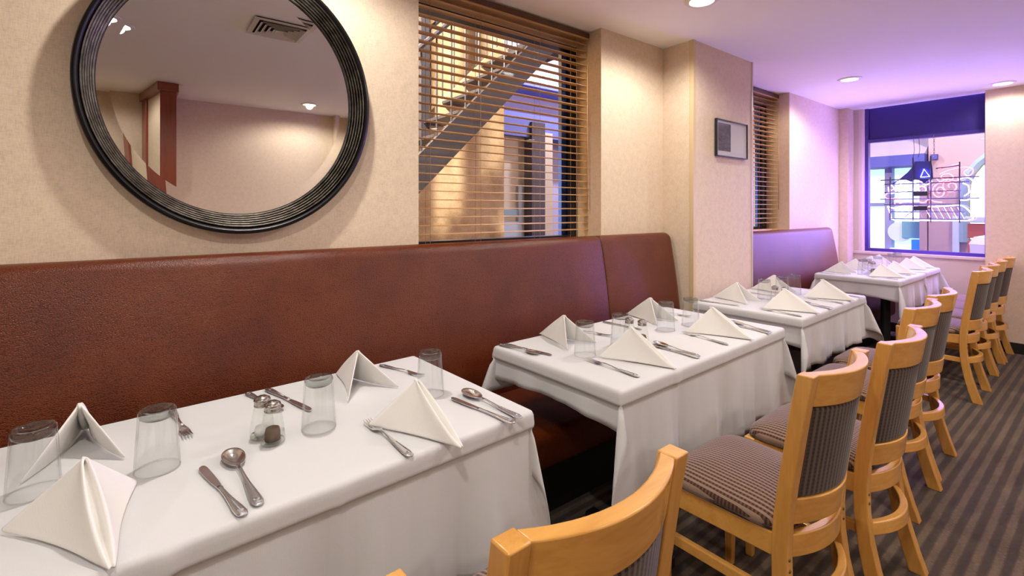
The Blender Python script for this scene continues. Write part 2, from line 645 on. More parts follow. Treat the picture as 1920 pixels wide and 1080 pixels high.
# ------------------------------------------------------------------ venetian blinds
def blind(ya, yb, label):
    xb = -2.20
    r = empty('venetian_blind', (xb, (ya + yb) / 2, CEIL - 0.01))
    tag(r, label, 'blind', 'wooden venetian blinds')
    h = (yb - ya) / 2 - 0.008
    top = CEIL - 0.01
    MB().box(-0.03, 0.03, -h, h, -0.045, -0.004).build('headrail', 'blind_wood', r, bevel=0.003)
    MB().box(0.031, 0.036, -h, h, -0.034, -0.002).build('head_shade_strip', 'head_shade_dark', r, bevel=0.002)  # thin dark strip standing in for the shade under the recess head
    zs = []
    z = 2.425
    while z > SILL + 0.05:
        zs.append(z)
        z -= 0.0445
    prof = []
    for k in range(6):
        u = -1 + 2 * k / 5
        prof.append((0.0245 * u, 0.0024 * (1 - u * u)))
    outl = prof + [(p[0], p[1] - 0.0030) for p in reversed(prof)]
    me = None
    tilt = math.radians(3)
    for zz in zs:
        if me is None:
            so = MB().prism(outl, -h, h, 'Y').build('slat', 'blind_wood', r)
            me = so.data
        else:
            so = bpy.data.objects.new('slat', me)
            COL.objects.link(so)
            so.parent = r
        so.location = (0, 0, zz - top)
        so.rotation_euler = (0, tilt, 0)
    zb = SILL + 0.022 - top
    MB().box(-0.025, 0.025, -h, h, zb - 0.010, zb + 0.008).build('bottom_rail', 'blind_wood', r, bevel=0.003)
    for yy in (-h + 0.11, -h * 0.34, h * 0.34, h - 0.11):
        c = MB()
        for xx in (-0.026, 0.026):
            c.tube([(xx, yy, -0.04), (xx, yy, zb)], 0.0011, 5)
        c.build('ladder_cord', 'cord', r)
    MB().tube([(0.044, h - 0.03, -0.08), (0.044, h - 0.03, -1.15)], 0.0035, 8).build('tilt_wand', 'blind_wood', r, smooth=True)


blind(W1A, W1B, 'honey wood venetian blind in the large window beside the round mirror')
blind(W2A, W2B, 'honey wood venetian blind half hidden behind the wallpapered pillar')


# ------------------------------------------------------------------ round mirror
def mirror():
    r = empty('round_mirror', (XW, 0.305, 1.262))
    r.scale = (1, 1, 1.087)
    tag(r, 'large round mirror with ribbed dark pewter frame above the brown bench', 'mirror')
    c = (0, 0, 0.474)
    ci = (0, -0.010, 0.474)
    n = 128
    MB().lathe([(0.40, 0.0), (0.470, 0.0), (0.476, 0.010), (0.476, 0.060), (0.472, 0.068), (0.464, 0.071), (0.457, 0.066), (0.454, 0.04), (0.42, 0.006)], n, c, 'X').build('outer_rim', 'frame_dark', r, smooth=True, sharp=50)
    for k in range(6):
        rr = 0.4500 - k * 0.0072
        h = 0.062 - k * 0.0066
        cc = (0, -0.010 * (k + 1) / 6, 0.474)
        pr = [(rr + 0.0037 * math.cos(a), h + 0.0062 * math.sin(a)) for a in [PI * j / 6 for j in range(7)]]
        pr = [(rr + 0.0042, h - 0.014)] + pr + [(rr - 0.0042, h - 0.014)]
        MB().lathe(pr, n, cc, 'X').build('ridge', 'frame_pewter', r, smooth=True)
    MB().lathe([(0.4080, 0.012), (0.4080, 0.026), (0.4135, 0.028), (0.4135, 0.012)], n, ci, 'X').build('rabbet', 'frame_dark', r, smooth=True, sharp=40)
    MB().lathe([(0.0001, 0.024), (0.374, 0.024)], n, ci, 'X').build('mirror_glass', 'mirror_glass', r)
    MB().lathe([(0.374, 0.024), (0.4085, 0.0247)], n, ci, 'X').build('bevelled_edge', 'mirror_glass', r, smooth=True)


mirror()


# ------------------------------------------------------------------ framed print on the pillar
def picture():
    y0, y1, z0, z1 = 3.255, 3.705, 1.735, 2.005
    r = empty('framed_print', (XP, (y0 + y1) / 2, z0))
    tag(r, 'small black framed grey photograph hanging on the wallpapered pillar', 'picture')
    hy, hz = (y1 - y0) / 2, z1 - z0
    t = 0.008
    for nm, b in (('frame_bar', (0.001, 0.022, -hy, hy, 0, t)), ('frame_bar', (0.001, 0.022, -hy, hy, hz - t, hz)),
                  ('frame_bar', (0.001, 0.022, -hy, -hy + t, t, hz - t)), ('frame_bar', (0.001, 0.022, hy - t, hy, t, hz - t))):
        MB().box(*b).build(nm, 'frame_black', r, bevel=0.0015)
    MB().box(0.002, 0.012, -hy + t, hy - t, t, hz - t).build('mat_board', 'print_mat', r)
    MB().box(0.0125, 0.0135, -hy + 0.030, -0.020, 0.042, hz - 0.026).build('photograph', 'photo_dark', r)  # covers the left only; bare mat at right stands for the glass reflection
    MB().box(0.0165, 0.018, -hy + t, hy - t, t, hz - t).build('cover_glass', 'pane_glass', r)


picture()


# ------------------------------------------------------------------ ceiling vent and downlights
def vent():
    r = empty('ceiling_vent', (-0.735, 0.71, CEIL))
    tag(r, 'square white ceiling air vent with nested louvres', 'air vent')
    s = 0.165

    def ring(a, b, z0, z1, nm, m):
        q = lambda k, z: [(-k, -k, z), (k, -k, z), (k, k, z), (-k, k, z)]
        MB().grid([q(a, z0), q(b, z1), q(b, z1 + 0.002), q(a, z0 + 0.002), q(a, z0)], True).build(nm, m, r)
    MB().box(-s + 0.01, s - 0.01, -s + 0.01, s - 0.01, -0.004, -0.002).build('backing', 'vent_dark', r)
    ring(s, s - 0.028, -0.012, -0.014, 'frame', 'vent_white')
    for k in range(4):
        a = s - 0.036 - k * 0.029
        ring(a, a - 0.022, -0.026, -0.008, 'louvre', 'vent_white')
    MB().box(-0.022, 0.022, -0.022, 0.022, -0.018, -0.014).build('centre_plate', 'vent_white', r)


vent()


def downlight(x, y, label, power=1.0):
    r = empty('ceiling_downlight', (x, y, CEIL))
    tag(r, label, 'ceiling light', 'recessed ceiling downlights')
    MB().lathe([(0.063, -0.0005), (0.090, -0.0005), (0.090, -0.004), (0.084, -0.009), (0.066, -0.010), (0.063, -0.006)], 40).build('trim_ring', 'lamp_ring', r, smooth=True, sharp=40)
    MB().lathe([(0.0001, -0.006), (0.045, -0.005), (0.063, -0.003)], 40).build('lens', 'lamp_lens', r)
    ld = bpy.data.lights.new('downlight_lamp', 'SPOT')
    ld.energy = DOWN_W * power
    ld.color = WARM
    ld.spot_size = math.radians(165)
    ld.spot_blend = 0.45
    ld.shadow_soft_size = 0.038
    lo = bpy.data.objects.new('downlight_lamp', ld)
    COL.objects.link(lo)
    lo.parent = r
    lo.location = (0, 0, -0.016)


downlight(-1.60, 0.45, 'ceiling downlight above the nearest table beside the mirror')
downlight(-1.457, 2.46, 'ceiling downlight above the second table, cut by the top edge')
downlight(-1.53, 4.98, 'ceiling downlight above the fourth table before the street window')
downlight(-0.72, 6.25, 'ceiling downlight close to the wall right of the street window', 0.3)
downlight(-0.19, -0.11, 'ceiling downlight overhead, seen high at the left of the mirror')
downlight(-0.05, 2.10, 'added ceiling downlight over the aisle beside the second table', 0.8)  # unseen lamp added to raise the ambient light
downlight(-0.05, 4.30, 'added ceiling downlight over the aisle beside the fourth table', 0.8)  # another aisle lamp added out of view for ambient light
downlight(-0.30, -2.30, 'added ceiling downlight over the rear of the aisle')  # added behind the camera for more bounce
downlight(1.46, 1.48, 'ceiling downlight by the opposite wall, seen small in the mirror', 0.7)
downlight(1.35, -0.34, 'ceiling downlight beside the cherry trimmed pier seen in the mirror', 0.3)
downlight(1.40, 3.30, 'added ceiling downlight by the opposite wall, level with the third table')  # unseen wall washer added to lift the bounce onto the ceiling
downlight(1.40, 5.10, 'added ceiling downlight by the opposite wall near the street end')  # added out of view, for bounce off the opposite wall
downlight(1.35, -2.20, 'added ceiling downlight by the opposite wall at the rear of the room')  # added unseen at the rear to brighten the walls there


# ------------------------------------------------------------------ banquettes
def banquette(yA, panels, top, label, end_lo, end_hi, face_top=-1.965, face_bot=-1.875):
    y0, y1 = panels[0], panels[-1]
    r = empty('banquette', (XW, (y0 + y1) / 2, 0))
    tag(r, label, 'bench')
    cy = (y0 + y1) / 2

    def profile(t, fo):
        """closed outline in x,z: t = top height, fo = front offset lost"""
        ft, fb = face_top - XW - fo, face_bot - XW - fo
        R = min(0.05, ft * 0.49)
        pts = [(0.002, 0.44)]
        pts.append((0.002, t - 0.03))
        for k in range(9):
            a = PI - PI * k / 8
            cx = 0.002 + (ft - 0.002) / 2
            rx = (ft - 0.002) / 2
            pts.append((cx + rx * math.cos(a), t - 0.045 + 0.045 * math.sin(a)))
        for k in range(1, 9):
            u = k / 8
            pts.append((ft + (fb - ft) * u + 0.012 * math.sin(PI * u), t - 0.045 + (0.44 - t + 0.045) * u))
        return pts
    for i in range(len(panels) - 1):
        a, b = panels[i], panels[i + 1]
        rows = []

        def stations(R, n):
            return [(R * (1 - math.cos(PI / 2 * k / n)), R * (1 - math.sin(PI / 2 * k / n))) for k in range(n + 1)]
        big_lo = end_lo and i == 0
        big_hi = end_hi and i == len(panels) - 2
        st = []
        R, n = (0.075, 8) if big_lo else (0.010, 3)
        for d, dz in stations(R, n):
            st.append((a + 0.0008 + d, dz, min(dz, 0.05)))
        R2, n2 = (0.075, 8) if big_hi else (0.010, 3)
        mid = max(2, int((b - a) / 0.25))
        for k in range(1, mid):
            st.append((a + R + (b - a - R - R2) * k / mid, 0, 0))
        for d, dz in reversed(stations(R2, n2)):
            st.append((b - 0.0008 - d, dz, min(dz, 0.05)))
        for y, dz, fo in st:
            rows.append([(p[0], y - cy, p[1]) for p in profile(top - dz, fo if (big_lo or big_hi or fo < 0.012) else 0)])
        MB().grid(rows, True, True).build('back_panel', 'leather', r, smooth=True, sharp=60)
        MB().box(0.10, 0.64, a - cy + 0.002, b - cy - 0.002, 0.30, 0.455).build('seat_cushion', 'leather', r, bevel=0.035, seg=4, smooth=True)
    MB().box(0.01, 0.48, y0 - cy + 0.02, y1 - cy - 0.02, 0.0, 0.299).build('plinth', 'black_base', r)


banquette(0, [-2.4, 2.215, 3.02 - 0.04], 1.190, 'long brown leather bench with tall back below the round mirror', False, True)
banquette(0, [3.835, 5.95], 1.160, 'second leather bench beyond the pillar, its back catching the street window glow', False, True)


# ------------------------------------------------------------------ tables and cloths
ZT = 0.757


def table(x0, x1, y0, y1, which, bases, rz):
    r = empty('dining_table', ((x0 + x1) / 2, (y0 + y1) / 2, 0), math.radians(rz))
    tag(r, 'dark pedestal dining table hidden under the cloth of the ' + which, 'table', 'dining tables under cloths')
    PO = 0.12        # pedestals stand towards the aisle, clear of the bench seat
    hx, hy = (x1 - x0) / 2 - 0.016, (y1 - y0) / 2 - 0.016
    MB().box(-hx, hx, -hy, hy, 0.705, 0.7535).build('tabletop', 'table_board', r, bevel=0.01)
    for yy in bases:
        MB().lathe([(0.036, 0.05), (0.036, 0.70)], 20, (PO, yy, 0), cap=True).build('column', 'table_metal', r, smooth=True, sharp=40)
        MB().box(PO - 0.20, PO + 0.20, yy - 0.03, yy + 0.03, 0.0, 0.045).box(PO - 0.03, PO + 0.03, yy - 0.2, yy + 0.2, 0.002, 0.043).build('foot', 'table_metal', r, bevel=0.006)
        MB().box(PO - 0.16, PO + 0.16, yy - 0.02, yy + 0.02, 0.685, 0.704).build('bracket', 'table_metal', r)


def cloth(x0, x1, y0, y1, of, ob, o0, o1, label, seed, creases, flare, rz):
    """tablecloth: of front (aisle) drop, ob bench drop, o0 / o1 drop at the low / high y end"""
    rnd = random.Random(seed)
    RR = 0.013
    qa = RR * PI / 2

    def prof(a):
        if a <= qa:
            t = a / RR
            return RR * math.sin(t), RR * (1 - math.cos(t))
        dn = RR + a - qa
        if a < 0.052:
            ou = RR + 0.001
        elif a < 0.066:
            t = (a - 0.052) / 0.014
            ou = RR + 0.001 - 0.012 * (t * t * (3 - 2 * t))
        else:
            ou = RR - 0.011 + 0.035 * (a - 0.066)
        return ou, dn
    ph = [rnd.uniform(0, 6.28) for _ in range(8)]

    def over(total):
        a = [0.0, 0.005, 0.010, 0.015, 0.0205, 0.033, 0.046, 0.052, 0.056, 0.060, 0.066, 0.080]
        a = [v for v in a if v < total - 0.01]
        k = max(2, int((total - a[-1]) / 0.022))
        b = a[-1]
        return a + [b + (total - b) * i / k for i in range(1, k + 1)]
    ix0, ix1, iy0, iy1 = x0 + RR, x1 - RR, y0 + RR, y1 - RR

    def line(lo, hi, olo, ohi, step):
        n = max(4, int((hi - lo) / step))
        return [-v for v in reversed(over(olo))][:-1] and ([(lo, -v) for v in reversed(over(olo))] + [(lo + (hi - lo) * i / n, 0) for i in range(1, n)] + [(hi, v) for v in over(ohi)])
    sx = line(ix0, ix1, ob, of, 0.022)
    sy = line(iy0, iy1, o0, o1, 0.020)

    def wave(s, a, k, L, strength):
        wdw = min(1, max(0, min(s, L - s) / 0.12))
        wdw = wdw * wdw * (3 - 2 * wdw)
        g = max(0, (a - 0.06)) / 0.3
        v = 0.016 * math.sin(2 * PI * s / 0.31 + ph[k]) + 0.009 * math.sin(2 * PI * s / 0.17 + ph[k + 1]) + 0.004 * math.sin(2 * PI * s / 0.071 + ph[k + 2])
        return v * g * wdw * strength
    rows = []
    for bx, a in sx:
        row = []
        for by, b in sy:
            A, B = abs(a), abs(b)
            sa, sb = (1 if a > 0 else -1), (1 if b > 0 else -1)
            x, y, z = bx, by, ZT
            if A == 0 and B == 0:
                z += 0.0008 * math.sin(9 * bx + ph[3]) * math.sin(7 * by + ph[4])
                for cyk in creases:
                    z += 0.0016 * math.exp(-((by - cyk) / 0.006) ** 2)
            elif B == 0:
                ou, dn = prof(A)
                ou += wave(by - iy0, A, 0, iy1 - iy0, 1.0)
                for cyk in creases:
                    ou += 0.008 * math.exp(-((by - cyk) / 0.007) ** 2) * min(1, A / 0.03)
                x += sa * ou
                z -= dn
            elif A == 0:
                ou, dn = prof(B)
                ou += wave(bx - ix0, B, 2, ix1 - ix0, 1.1)
                y += sb * ou
                u = (bx - ix0) / (ix1 - ix0)
                lift = 0.035 * math.sin(PI * u) * (B / 0.2) ** 2
                z -= dn - lift
            else:
                rho = math.hypot(A, B)
                phi = math.atan2(B, A)
                ou, dn = prof(rho)
                s2 = math.sin(2 * phi)
                m_ = flare[1 if b > 0 else 0] * min(1, max(0, (rho - 0.015) / 0.08))
                d = m_ * rho * s2
                pp = 0.4 * flare[1 if b > 0 else 0] * rho * math.sin(4 * phi) * min(1, rho / 0.08)
                cx_, cy_ = math.cos(phi), math.sin(phi)
                dx = ou * cx_ + d * 0.7071 - pp * 0.7071
                dy = ou * cy_ + d * 0.7071 + pp * 0.7071
                x += sa * dx
                y += sb * dy
                z -= dn * math.sqrt(max(0.05, 1 - (m_ * s2) ** 2))
            row.append((x, y, z))
        rows.append(row)
    cx, cy = (x0 + x1) / 2, (y0 + y1) / 2
    rows = [[(p[0] - cx, p[1] - cy, p[2]) for p in r_] for r_ in rows]
    o = MB().grid(rows).build('tablecloth', 'linen_white', None, smooth=True, solid=0.0016)
    o.location = (cx, cy, 0)
    o.rotation_euler = (0, 0, math.radians(rz))
    tag(o, label, 'tablecloth', 'white tablecloths')
    return o


TABLES = [  # x0 x1 y0 y1
    (-1.757, -1.045, -0.42, 0.905), (-1.725, -1.040, 1.225, 2.550), (-1.750, -1.104, 2.830, 3.950),
    (-1.815, -1.175, 4.985, 5.800), (-1.825, -1.190, 5.910, 6.450)]
NAMES = ['nearest table', 'second table', 'third table', 'fourth table', 'street window table']
DROPS = [(0.40, 0.2, 0.16, 0.20), (0.40, 0.2, 0.150, 0.24), (0.30, 0.2, 0.17, 0.24), (0.30, 0.2, 0.19, 0.13), (0.30, 0.2, 0.14, 0.24)]
LAB = ['white tablecloth on the nearest table, running off the left edge', 'white tablecloth on the second table, left end hitched up over the dark bench',
       'white tablecloth on the third table in front of the pillar', 'white tablecloth on the fourth table beside the second bench',
       'violet tinted white tablecloth on the far table under the street window']
ROT = [3.0, 2.0, 1.5, 0.0, 0.0]
FLARE = [(0.3, 0.16), (0.30, 0.25), (0.26, 0.36), (0.30, 0.14), (0.14, 0.4)]
CREASE = [(0.02, 0.33, 0.66, 0.86), (1.56, 1.92, 2.2), (3.2, 3.6), (5.1,), (6.1,)]
for i, (x0, x1, y0, y1) in enumerate(TABLES):
    L = y1 - y0
    table(x0, x1, y0, y1, NAMES[i], (-L / 4, L / 4) if L > 1 else (0,), ROT[i])
    cloth(x0, x1, y0, y1, *DROPS[i], LAB[i], 11 + i, CREASE[i], FLARE[i], ROT[i])


# ------------------------------------------------------------------ chairs
def rounded_rect(w, d, y):
    return [(-d / 2, y - w / 2), (d / 2, y - w / 2), (d / 2, y + w / 2), (-d / 2, y + w / 2)]


def make_chair():
    r = empty('dining_chair')
    PX = [(0.0, 0.918), (-0.014, 0.84), (-0.032, 0.72), (-0.050, 0.60), (-0.062, 0.50), (-0.066, 0.42), (-0.064, 0.34), (-0.054, 0.25), (-0.036, 0.16), (-0.012, 0.07), (0.010, 0.0)]

    def px(z):
        for (xa, za), (xb, zb) in zip(PX, PX[1:]):
            if zb <= z <= za:
                return xa + (xb - xa) * (za - z) / (za - zb)
        return PX[0][0]
    for sgn in (-1, 1):
        rows = []
        for x, z in PX:
            d = 0.040 if z > 0.3 else 0.040 + 0.012 * (0.3 - z) / 0.3
            wd = 0.040
            yc = sgn * (0.186 + 0.006 * max(0, (0.4 - z) / 0.4))
            rows.append([(x + dx, yc + dy, z) for dx, dy in ((-d / 2, -wd / 2), (d / 2, -wd / 2), (d / 2, wd / 2), (-d / 2, wd / 2))])
        post = MB().grid(rows, True, True).build('back_leg', 'maple', r, bevel=0.0035, seg=3, smooth=True, sharp=40)
        for zz in (0.405, 0.375):
            MB().lathe([(0.0001, 0.004), (0.004, 0.0035), (0.006, 0.001), (0.006, -0.004)], 12, (0, 0, 0), 'X').build('bolt_cap', 'bolt_dark', post, smooth=True).location = (px(zz) + 0.019, sgn * 0.187, zz)

    def arc_rail(nm, z0, z1, bulge, thick, m, half=0.168, lean=True, inset=0.0, bev=0.0038, n=14):
        rows = []
        for k in range(n + 1):
            u = -1 + 2 * k / n
            y = half * u
            xo = bulge * (1 - u * u) + inset
            row = []
            for z, sx in ((z0, -1), (z0, 1), (z1, 1), (z1, -1)):
                row.append((px(z if lean else (z0 + z1) / 2) + xo + sx * thick / 2, y, z))
            rows.append(row)
        return MB().grid(rows, True, True).build(nm, m, r, bevel=bev, seg=3, smooth=True, sharp=40)
    arc_rail('crest_rail', 0.826, 0.917, 0.050, 0.032, 'maple_rail')
    arc_rail('lower_rail', 0.492, 0.566, 0.050, 0.032, 'maple_rail')
    arc_rail('back_apron', 0.398, 0.462, 0.046, 0.026, 'maple_rail')
    arc_rail('curved_stretcher', 0.262, 0.304, 0.060, 0.024, 'maple_rail', half=0.174)
    arc_rail('back_pad', 0.566, 0.826, 0.047, 0.030, 'back_stripe', half=0.166, bev=0.010)
    # seat frame and legs
    for sgn in (-1, 1):
        MB().bar((-0.075, sgn * 0.184, 0.43), (-0.405, sgn * 0.206, 0.43), 0.024, 0.066).build('side_apron', 'maple_rail', r, bevel=0.004)
        rows = []
        for z, wd in ((0.0, 0.026), (0.25, 0.034), (0.465, 0.040)):
            x, y = -0.422 - 0.012 * (0.465 - z), sgn * 0.204
            rows.append([(x + dx * wd / 2, y + dy * wd / 2, z) for dx, dy in ((-1, -1), (1, -1), (1, 1), (-1, 1))])
        MB().grid(rows, True, True).build('front_leg', 'maple', r, bevel=0.004)
        MB().bar((-0.058, sgn * 0.188, 0.283), (-0.425, sgn * 0.204, 0.283), 0.020, 0.034).build('side_stretcher', 'maple_rail', r, bevel=0.004)
    MB().bar((-0.422, -0.180, 0.43), (-0.422, 0.180, 0.43), 0.024, 0.066).build('front_apron', 'maple_rail', r, bevel=0.004)
    # domed cushion
    rows = []
    N = 40

    def outline(k, grow):
        a = 2 * PI * k / N
        c, s_ = math.cos(a), math.sin(a)
        e = 0.34
        u = math.copysign(abs(c) ** e, c)
        v = math.copysign(abs(s_) ** e, s_)
        x = -0.250 + 0.195 * grow * u
        wy = 0.200 + (0.224 - 0.200) * (0.5 - 0.5 * u)
        return x, wy * grow * v
    lev = [(0.94, 0.462), (1.0, 0.468), (1.015, 0.480), (1.0, 0.492), (0.94, 0.501), (0.80, 0.511), (0.6, 0.520), (0.36, 0.525), (0.14, 0.527), (0.002, 0.5275)]
    for g, z in lev:
        rows.append([(*outline(k, g), z) for k in range(N)])
    sc_ = MB().grid(rows, True, True).build('seat_cushion', 'seat_stripe', r, smooth=True)
    MB().tube([(*outline(k, 1.012), 0.470) for k in range(N)], 0.0035, 6, True).build('piping', 'back_stripe', sc_, smooth=True)
    return r


CH = Proto(make_chair())
CHAIRS = [
    (-0.515, 0.045, 'wooden chair at the bottom edge, only a top corner showing', 2),
    (-0.500, 0.570, 'nearest wooden chair whose glossy curved top rail crosses the bottom edge', 1),
    (-0.515, 1.570, 'wooden chair with striped seat at the near end of the second table', -1),
    (-0.490, 2.100, 'wooden chair with striped seat at the far end of the second table', 1),
    (-0.590, 2.850, 'wooden chair at the third table, its nearer seat', 0),
    (-0.615, 3.340, 'wooden chair at the third table, its farther seat', 1),
    (-0.665, 4.800, 'wooden chair facing the fourth table, casting a shadow onto the carpet', 1),
    (-0.690, 5.300, 'wooden chair at the far end of the fourth table', 0),
    (-0.700, 5.770, 'wooden chair at the street window table, second from the far wall', 1),
    (-0.700, 6.245, 'farthest wooden chair, nearest the far wall by the street window', 0)]
for x, y, lb, a in CHAIRS:
    CH.put((x, y, 0), math.radians(a), lb, 'chair', 'maple chairs along the aisle')


# ------------------------------------------------------------------ napkins
def make_napkin(spread, ax, h, concave, seed):
    """standing pyramid fold: tip Q at origin pointing +x, feet behind it, apex above"""
    rnd = random.Random(seed)
    P = Vector((ax, 0, h))
    Q = Vector((0.0, 0, 0.003))
    rows = []
    n = 14
    for k in range(n + 1):
        s = k / n * 0.985
        row = []
        E = Q + (P - Q) * s
        wslit = 0.0095 * math.sin(PI * min(1, s * 0.9 + 0.06)) ** 0.8 + 0.0032
        vdep = 0.006 + 0.040 * min(1, s / 0.18) * (1 - 0.5 * s)
        for sgn in (-1, 1):
            Lp = Vector((-0.285, sgn * spread, 0.003))
            G = Lp + (P - Lp) * s
            pts = []
            for j in range(9):
                t = j / 8
                p = E + (G - E) * t
                nrm = Vector((0.35, sgn, 0.2)).normalized()
                bul = -concave * math.sin(PI * t) * (1 - s) ** 0.7
                p = p + nrm * bul
                off = wslit * (1 - t) ** 2
                p = p + Vector((0, sgn * off, 0))
                # foot rounding towards the outer corner
                if t > 0.8:
                    p.z = max(0.003, p.z)
                pts.append(p)
            pts = [pts[0] + Vector((-vdep * 0.4, -sgn * wslit * 0.45, -0.002)), pts[0] + Vector((0.003, -sgn * 0.002, 0.001))] + pts[1:]
            if sgn < 0:
                row += list(reversed(pts))
                row.append(E + Vector((-vdep, 0, -0.004)))
            else:
                row += pts
        row = [Vector((p.x, p.y, max(p.z, 0.003))) for p in row]
        rows.append(row)
    # blunt rounded tip
    last = rows[-1]
    c = sum(last, Vector()) / len(last)
    rows.append([c + (p - c) * 0.4 + Vector((0, 0, 0.002)) for p in last])
    r = MB().grid(rows).build('napkin', 'napkin_linen', None, smooth=True, solid=0.0050, sub=1)
    return r


NA = Proto(make_napkin(0.105, -0.195, 0.124, 0.010, 1))
NB = Proto(make_napkin(0.092, -0.165, 0.120, 0.014, 2))
Z0 = ZT + 0.0015
PL = ['aisle side, nearer the camera', 'aisle side, farther from the camera', 'bench side, nearer the camera', 'bench side, farther from the camera']
NAPS = [  # table, place, tip x, y, rot deg
    (0, 0, -1.020, -0.035, 14), (0, 1, -1.010, 0.630, 8), (0, 2, -1.735, -0.115, 180), (0, 3, -1.750, 0.560, 186),
    (1, 0, -1.028, 1.565, 4), (1, 1, -1.040, 2.190, 4), (1, 2, -1.720, 1.500, 180), (1, 3, -1.745, 2.170, 178),
    (2, 0, -1.070, 3.045, 4), (2, 1, -1.075, 3.640, 4), (2, 2, -1.730, 3.060, 180), (2, 3, -1.745, 3.620, 180),
    (3, 0, -1.180, 5.200, 6), (3, 1, -1.185, 5.590, 4), (3, 2, -1.805, 5.180, 180), (3, 3, -1.810, 5.570, 180),
    (4, 0, -1.200, 6.060, 0), (4, 1, -1.200, 6.320, 0), (4, 2, -1.815, 6.050, 180), (4, 3, -1.815, 6.310, 180)]
for ti, pi_, x, y, a in NAPS:
    (NA if pi_ < 2 else NB).put((x, y, Z0), math.radians(a), 'white pyramid folded napkin on the %s, %s' % (NAMES[ti], PL[pi_]), 'napkin', 'pyramid folded napkins', 1.0 if ti < 3 else 0.90)


# ------------------------------------------------------------------ tumblers (standing upside down)
def make_glass():
    r = empty('drinking_glass')
    H = 0.138
    rim, base = 0.0440, 0.0365
    n = 40
    MB().lathe([(rim, 0.0), (rim + 0.0006, 0.002), (rim, 0.005), (base + 0.0006, H - 0.016), (base, H - 0.004), (base - 0.003, H)], n).build('wall', 'tumbler_glass', r, smooth=True)
    MB().lathe([(rim - 0.0018, 0.0), (rim - 0.0022, 0.005), (base - 0.0026, H - 0.020)], n).build('inner_wall', 'tumbler_glass', r, smooth=True)
    MB().lathe([(0.0001, H - 0.022), (base - 0.008, H - 0.0215), (base - 0.0026, H - 0.017), (base - 0.0008, H - 0.008), (base - 0.003, H), (base - 0.008, H), (base - 0.011, H - 0.004), (0.0001, H - 0.006)], n).build('thick_base', 'base_glass', r, smooth=True)
    MB().tube([((rim - 0.0006) * math.cos(2 * PI * k / n), (rim - 0.0006) * math.sin(2 * PI * k / n), 0.0016) for k in range(n)], 0.0013, 6, True).build('rim', 'tumbler_glass', r, smooth=True)
    return r


GL = Proto(make_glass())
GLASSES = [
    (0, -1.405, -0.175, 'at the left edge of the picture'), (0, -1.362, 0.032, 'between the left napkins and the salt shaker'),
    (0, -1.350, 0.384, 'right of the pepper shaker'), (0, -1.375, 0.735, 'behind the right hand aisle napkin'),
    (1, -1.360, 1.430, 'nearest the left end'), (1, -1.362, 1.655, 'beside the shakers'), (1, -1.402, 2.045, 'in front of the bench side napkin'), (1, -1.385, 2.235, 'at the far end'),
    (2, -1.462, 3.215, 'left of the shakers'), (2, -1.445, 3.430, 'behind the shakers'), (2, -1.440, 3.610, 'at the far end'),
    (3, -1.492, 5.200, 'leftmost of the row'), (3, -1.492, 5.305, 'second of the row'), (3, -1.492, 5.610, 'at the far end'),
    (4, -1.505, 6.10, 'left one'), (4, -1.505, 6.30, 'right one')]
for ti, x, y, d in GLASSES:
    GL.put((x, y, Z0), 0, 'upturned glass tumbler on the %s, %s' % (NAMES[ti], d), 'glass', 'upturned tumblers')


# ------------------------------------------------------------------ salt and pepper
def make_shaker(fill, fillh):
    r = empty('pepper_shaker' if fill == 'pepper' else 'salt_shaker')
    n = 8
    rows = []
    for rr, z in ((0.024, 0.0), (0.0295, 0.004), (0.030, 0.012), (0.0265, 0.045), (0.0215, 0.074), (0.0165, 0.083)):
        rows.append([(rr * math.cos(2 * PI * (k + .5) / n), rr * math.sin(2 * PI * (k + .5) / n), z) for k in range(n)])
    MB().grid(rows, True).build('fluted_jar', 'shaker_glass', r, bevel=0.002)
    MB().lathe([(0.0001, 0.0), (0.024, 0.0), (0.028, 0.005), (0.027, 0.010), (0.0001, 0.009)], 24).build('jar_bottom', 'shaker_glass', r, smooth=True)
    MB().lathe([(0.0001, 0.0095), (0.0185, 0.0095), (0.0180, 0.010 + fillh * 0.6), (0.0155, 0.010 + fillh * 0.92), (0.010, 0.010 + fillh), (0.0001, 0.011 + fillh)], 24).build('filling', fill, r, smooth=True)
    cap = MB().lathe([(0.0165, 0.081), (0.0195, 0.082), (0.0195, 0.085), (0.0185, 0.086), (0.0195, 0.088), (0.0185, 0.090), (0.0198, 0.094), (0.0205, 0.097), (0.018, 0.102), (0.011, 0.1065), (0.0001, 0.108)], 28).build('cap', 'cap_steel', r, smooth=True)
    d = MB()
    for k in range(7):
        a = 2 * PI * k / 6
        q = 0 if k == 6 else 0.008
        d.lathe([(0.0012, 0.1035 if q else 0.1075), (0.0012, 0.1078 if q else 0.1086), (0.0001, 0.1079 if q else 0.1087)], 8, (q * math.cos(a), q * math.sin(a), 0))
    d.build('holes', 'vent_dark', cap)
    return r


SP = Proto(make_shaker('pepper', 0.032))
SS = Proto(make_shaker('salt', 0.020))
for ti, (px_, py_), (sx_, sy_) in ((0, (-1.332, 0.266), (-1.385, 0.252)), (1, (-1.318, 1.748), (-1.380, 1.738)), (2, (-1.325, 3.185), (-1.388, 3.195)), (3, (-1.47, 5.395), (-1.505, 5.455))):
    SP.put((px_, py_, Z0), 0.2, 'glass pepper shaker with steel cap on the ' + NAMES[ti], 'shaker', 'salt and pepper shakers')
    SS.put((sx_, sy_, Z0), 0.3, 'glass salt shaker with steel cap on the ' + NAMES[ti], 'shaker', 'salt and pepper shakers')


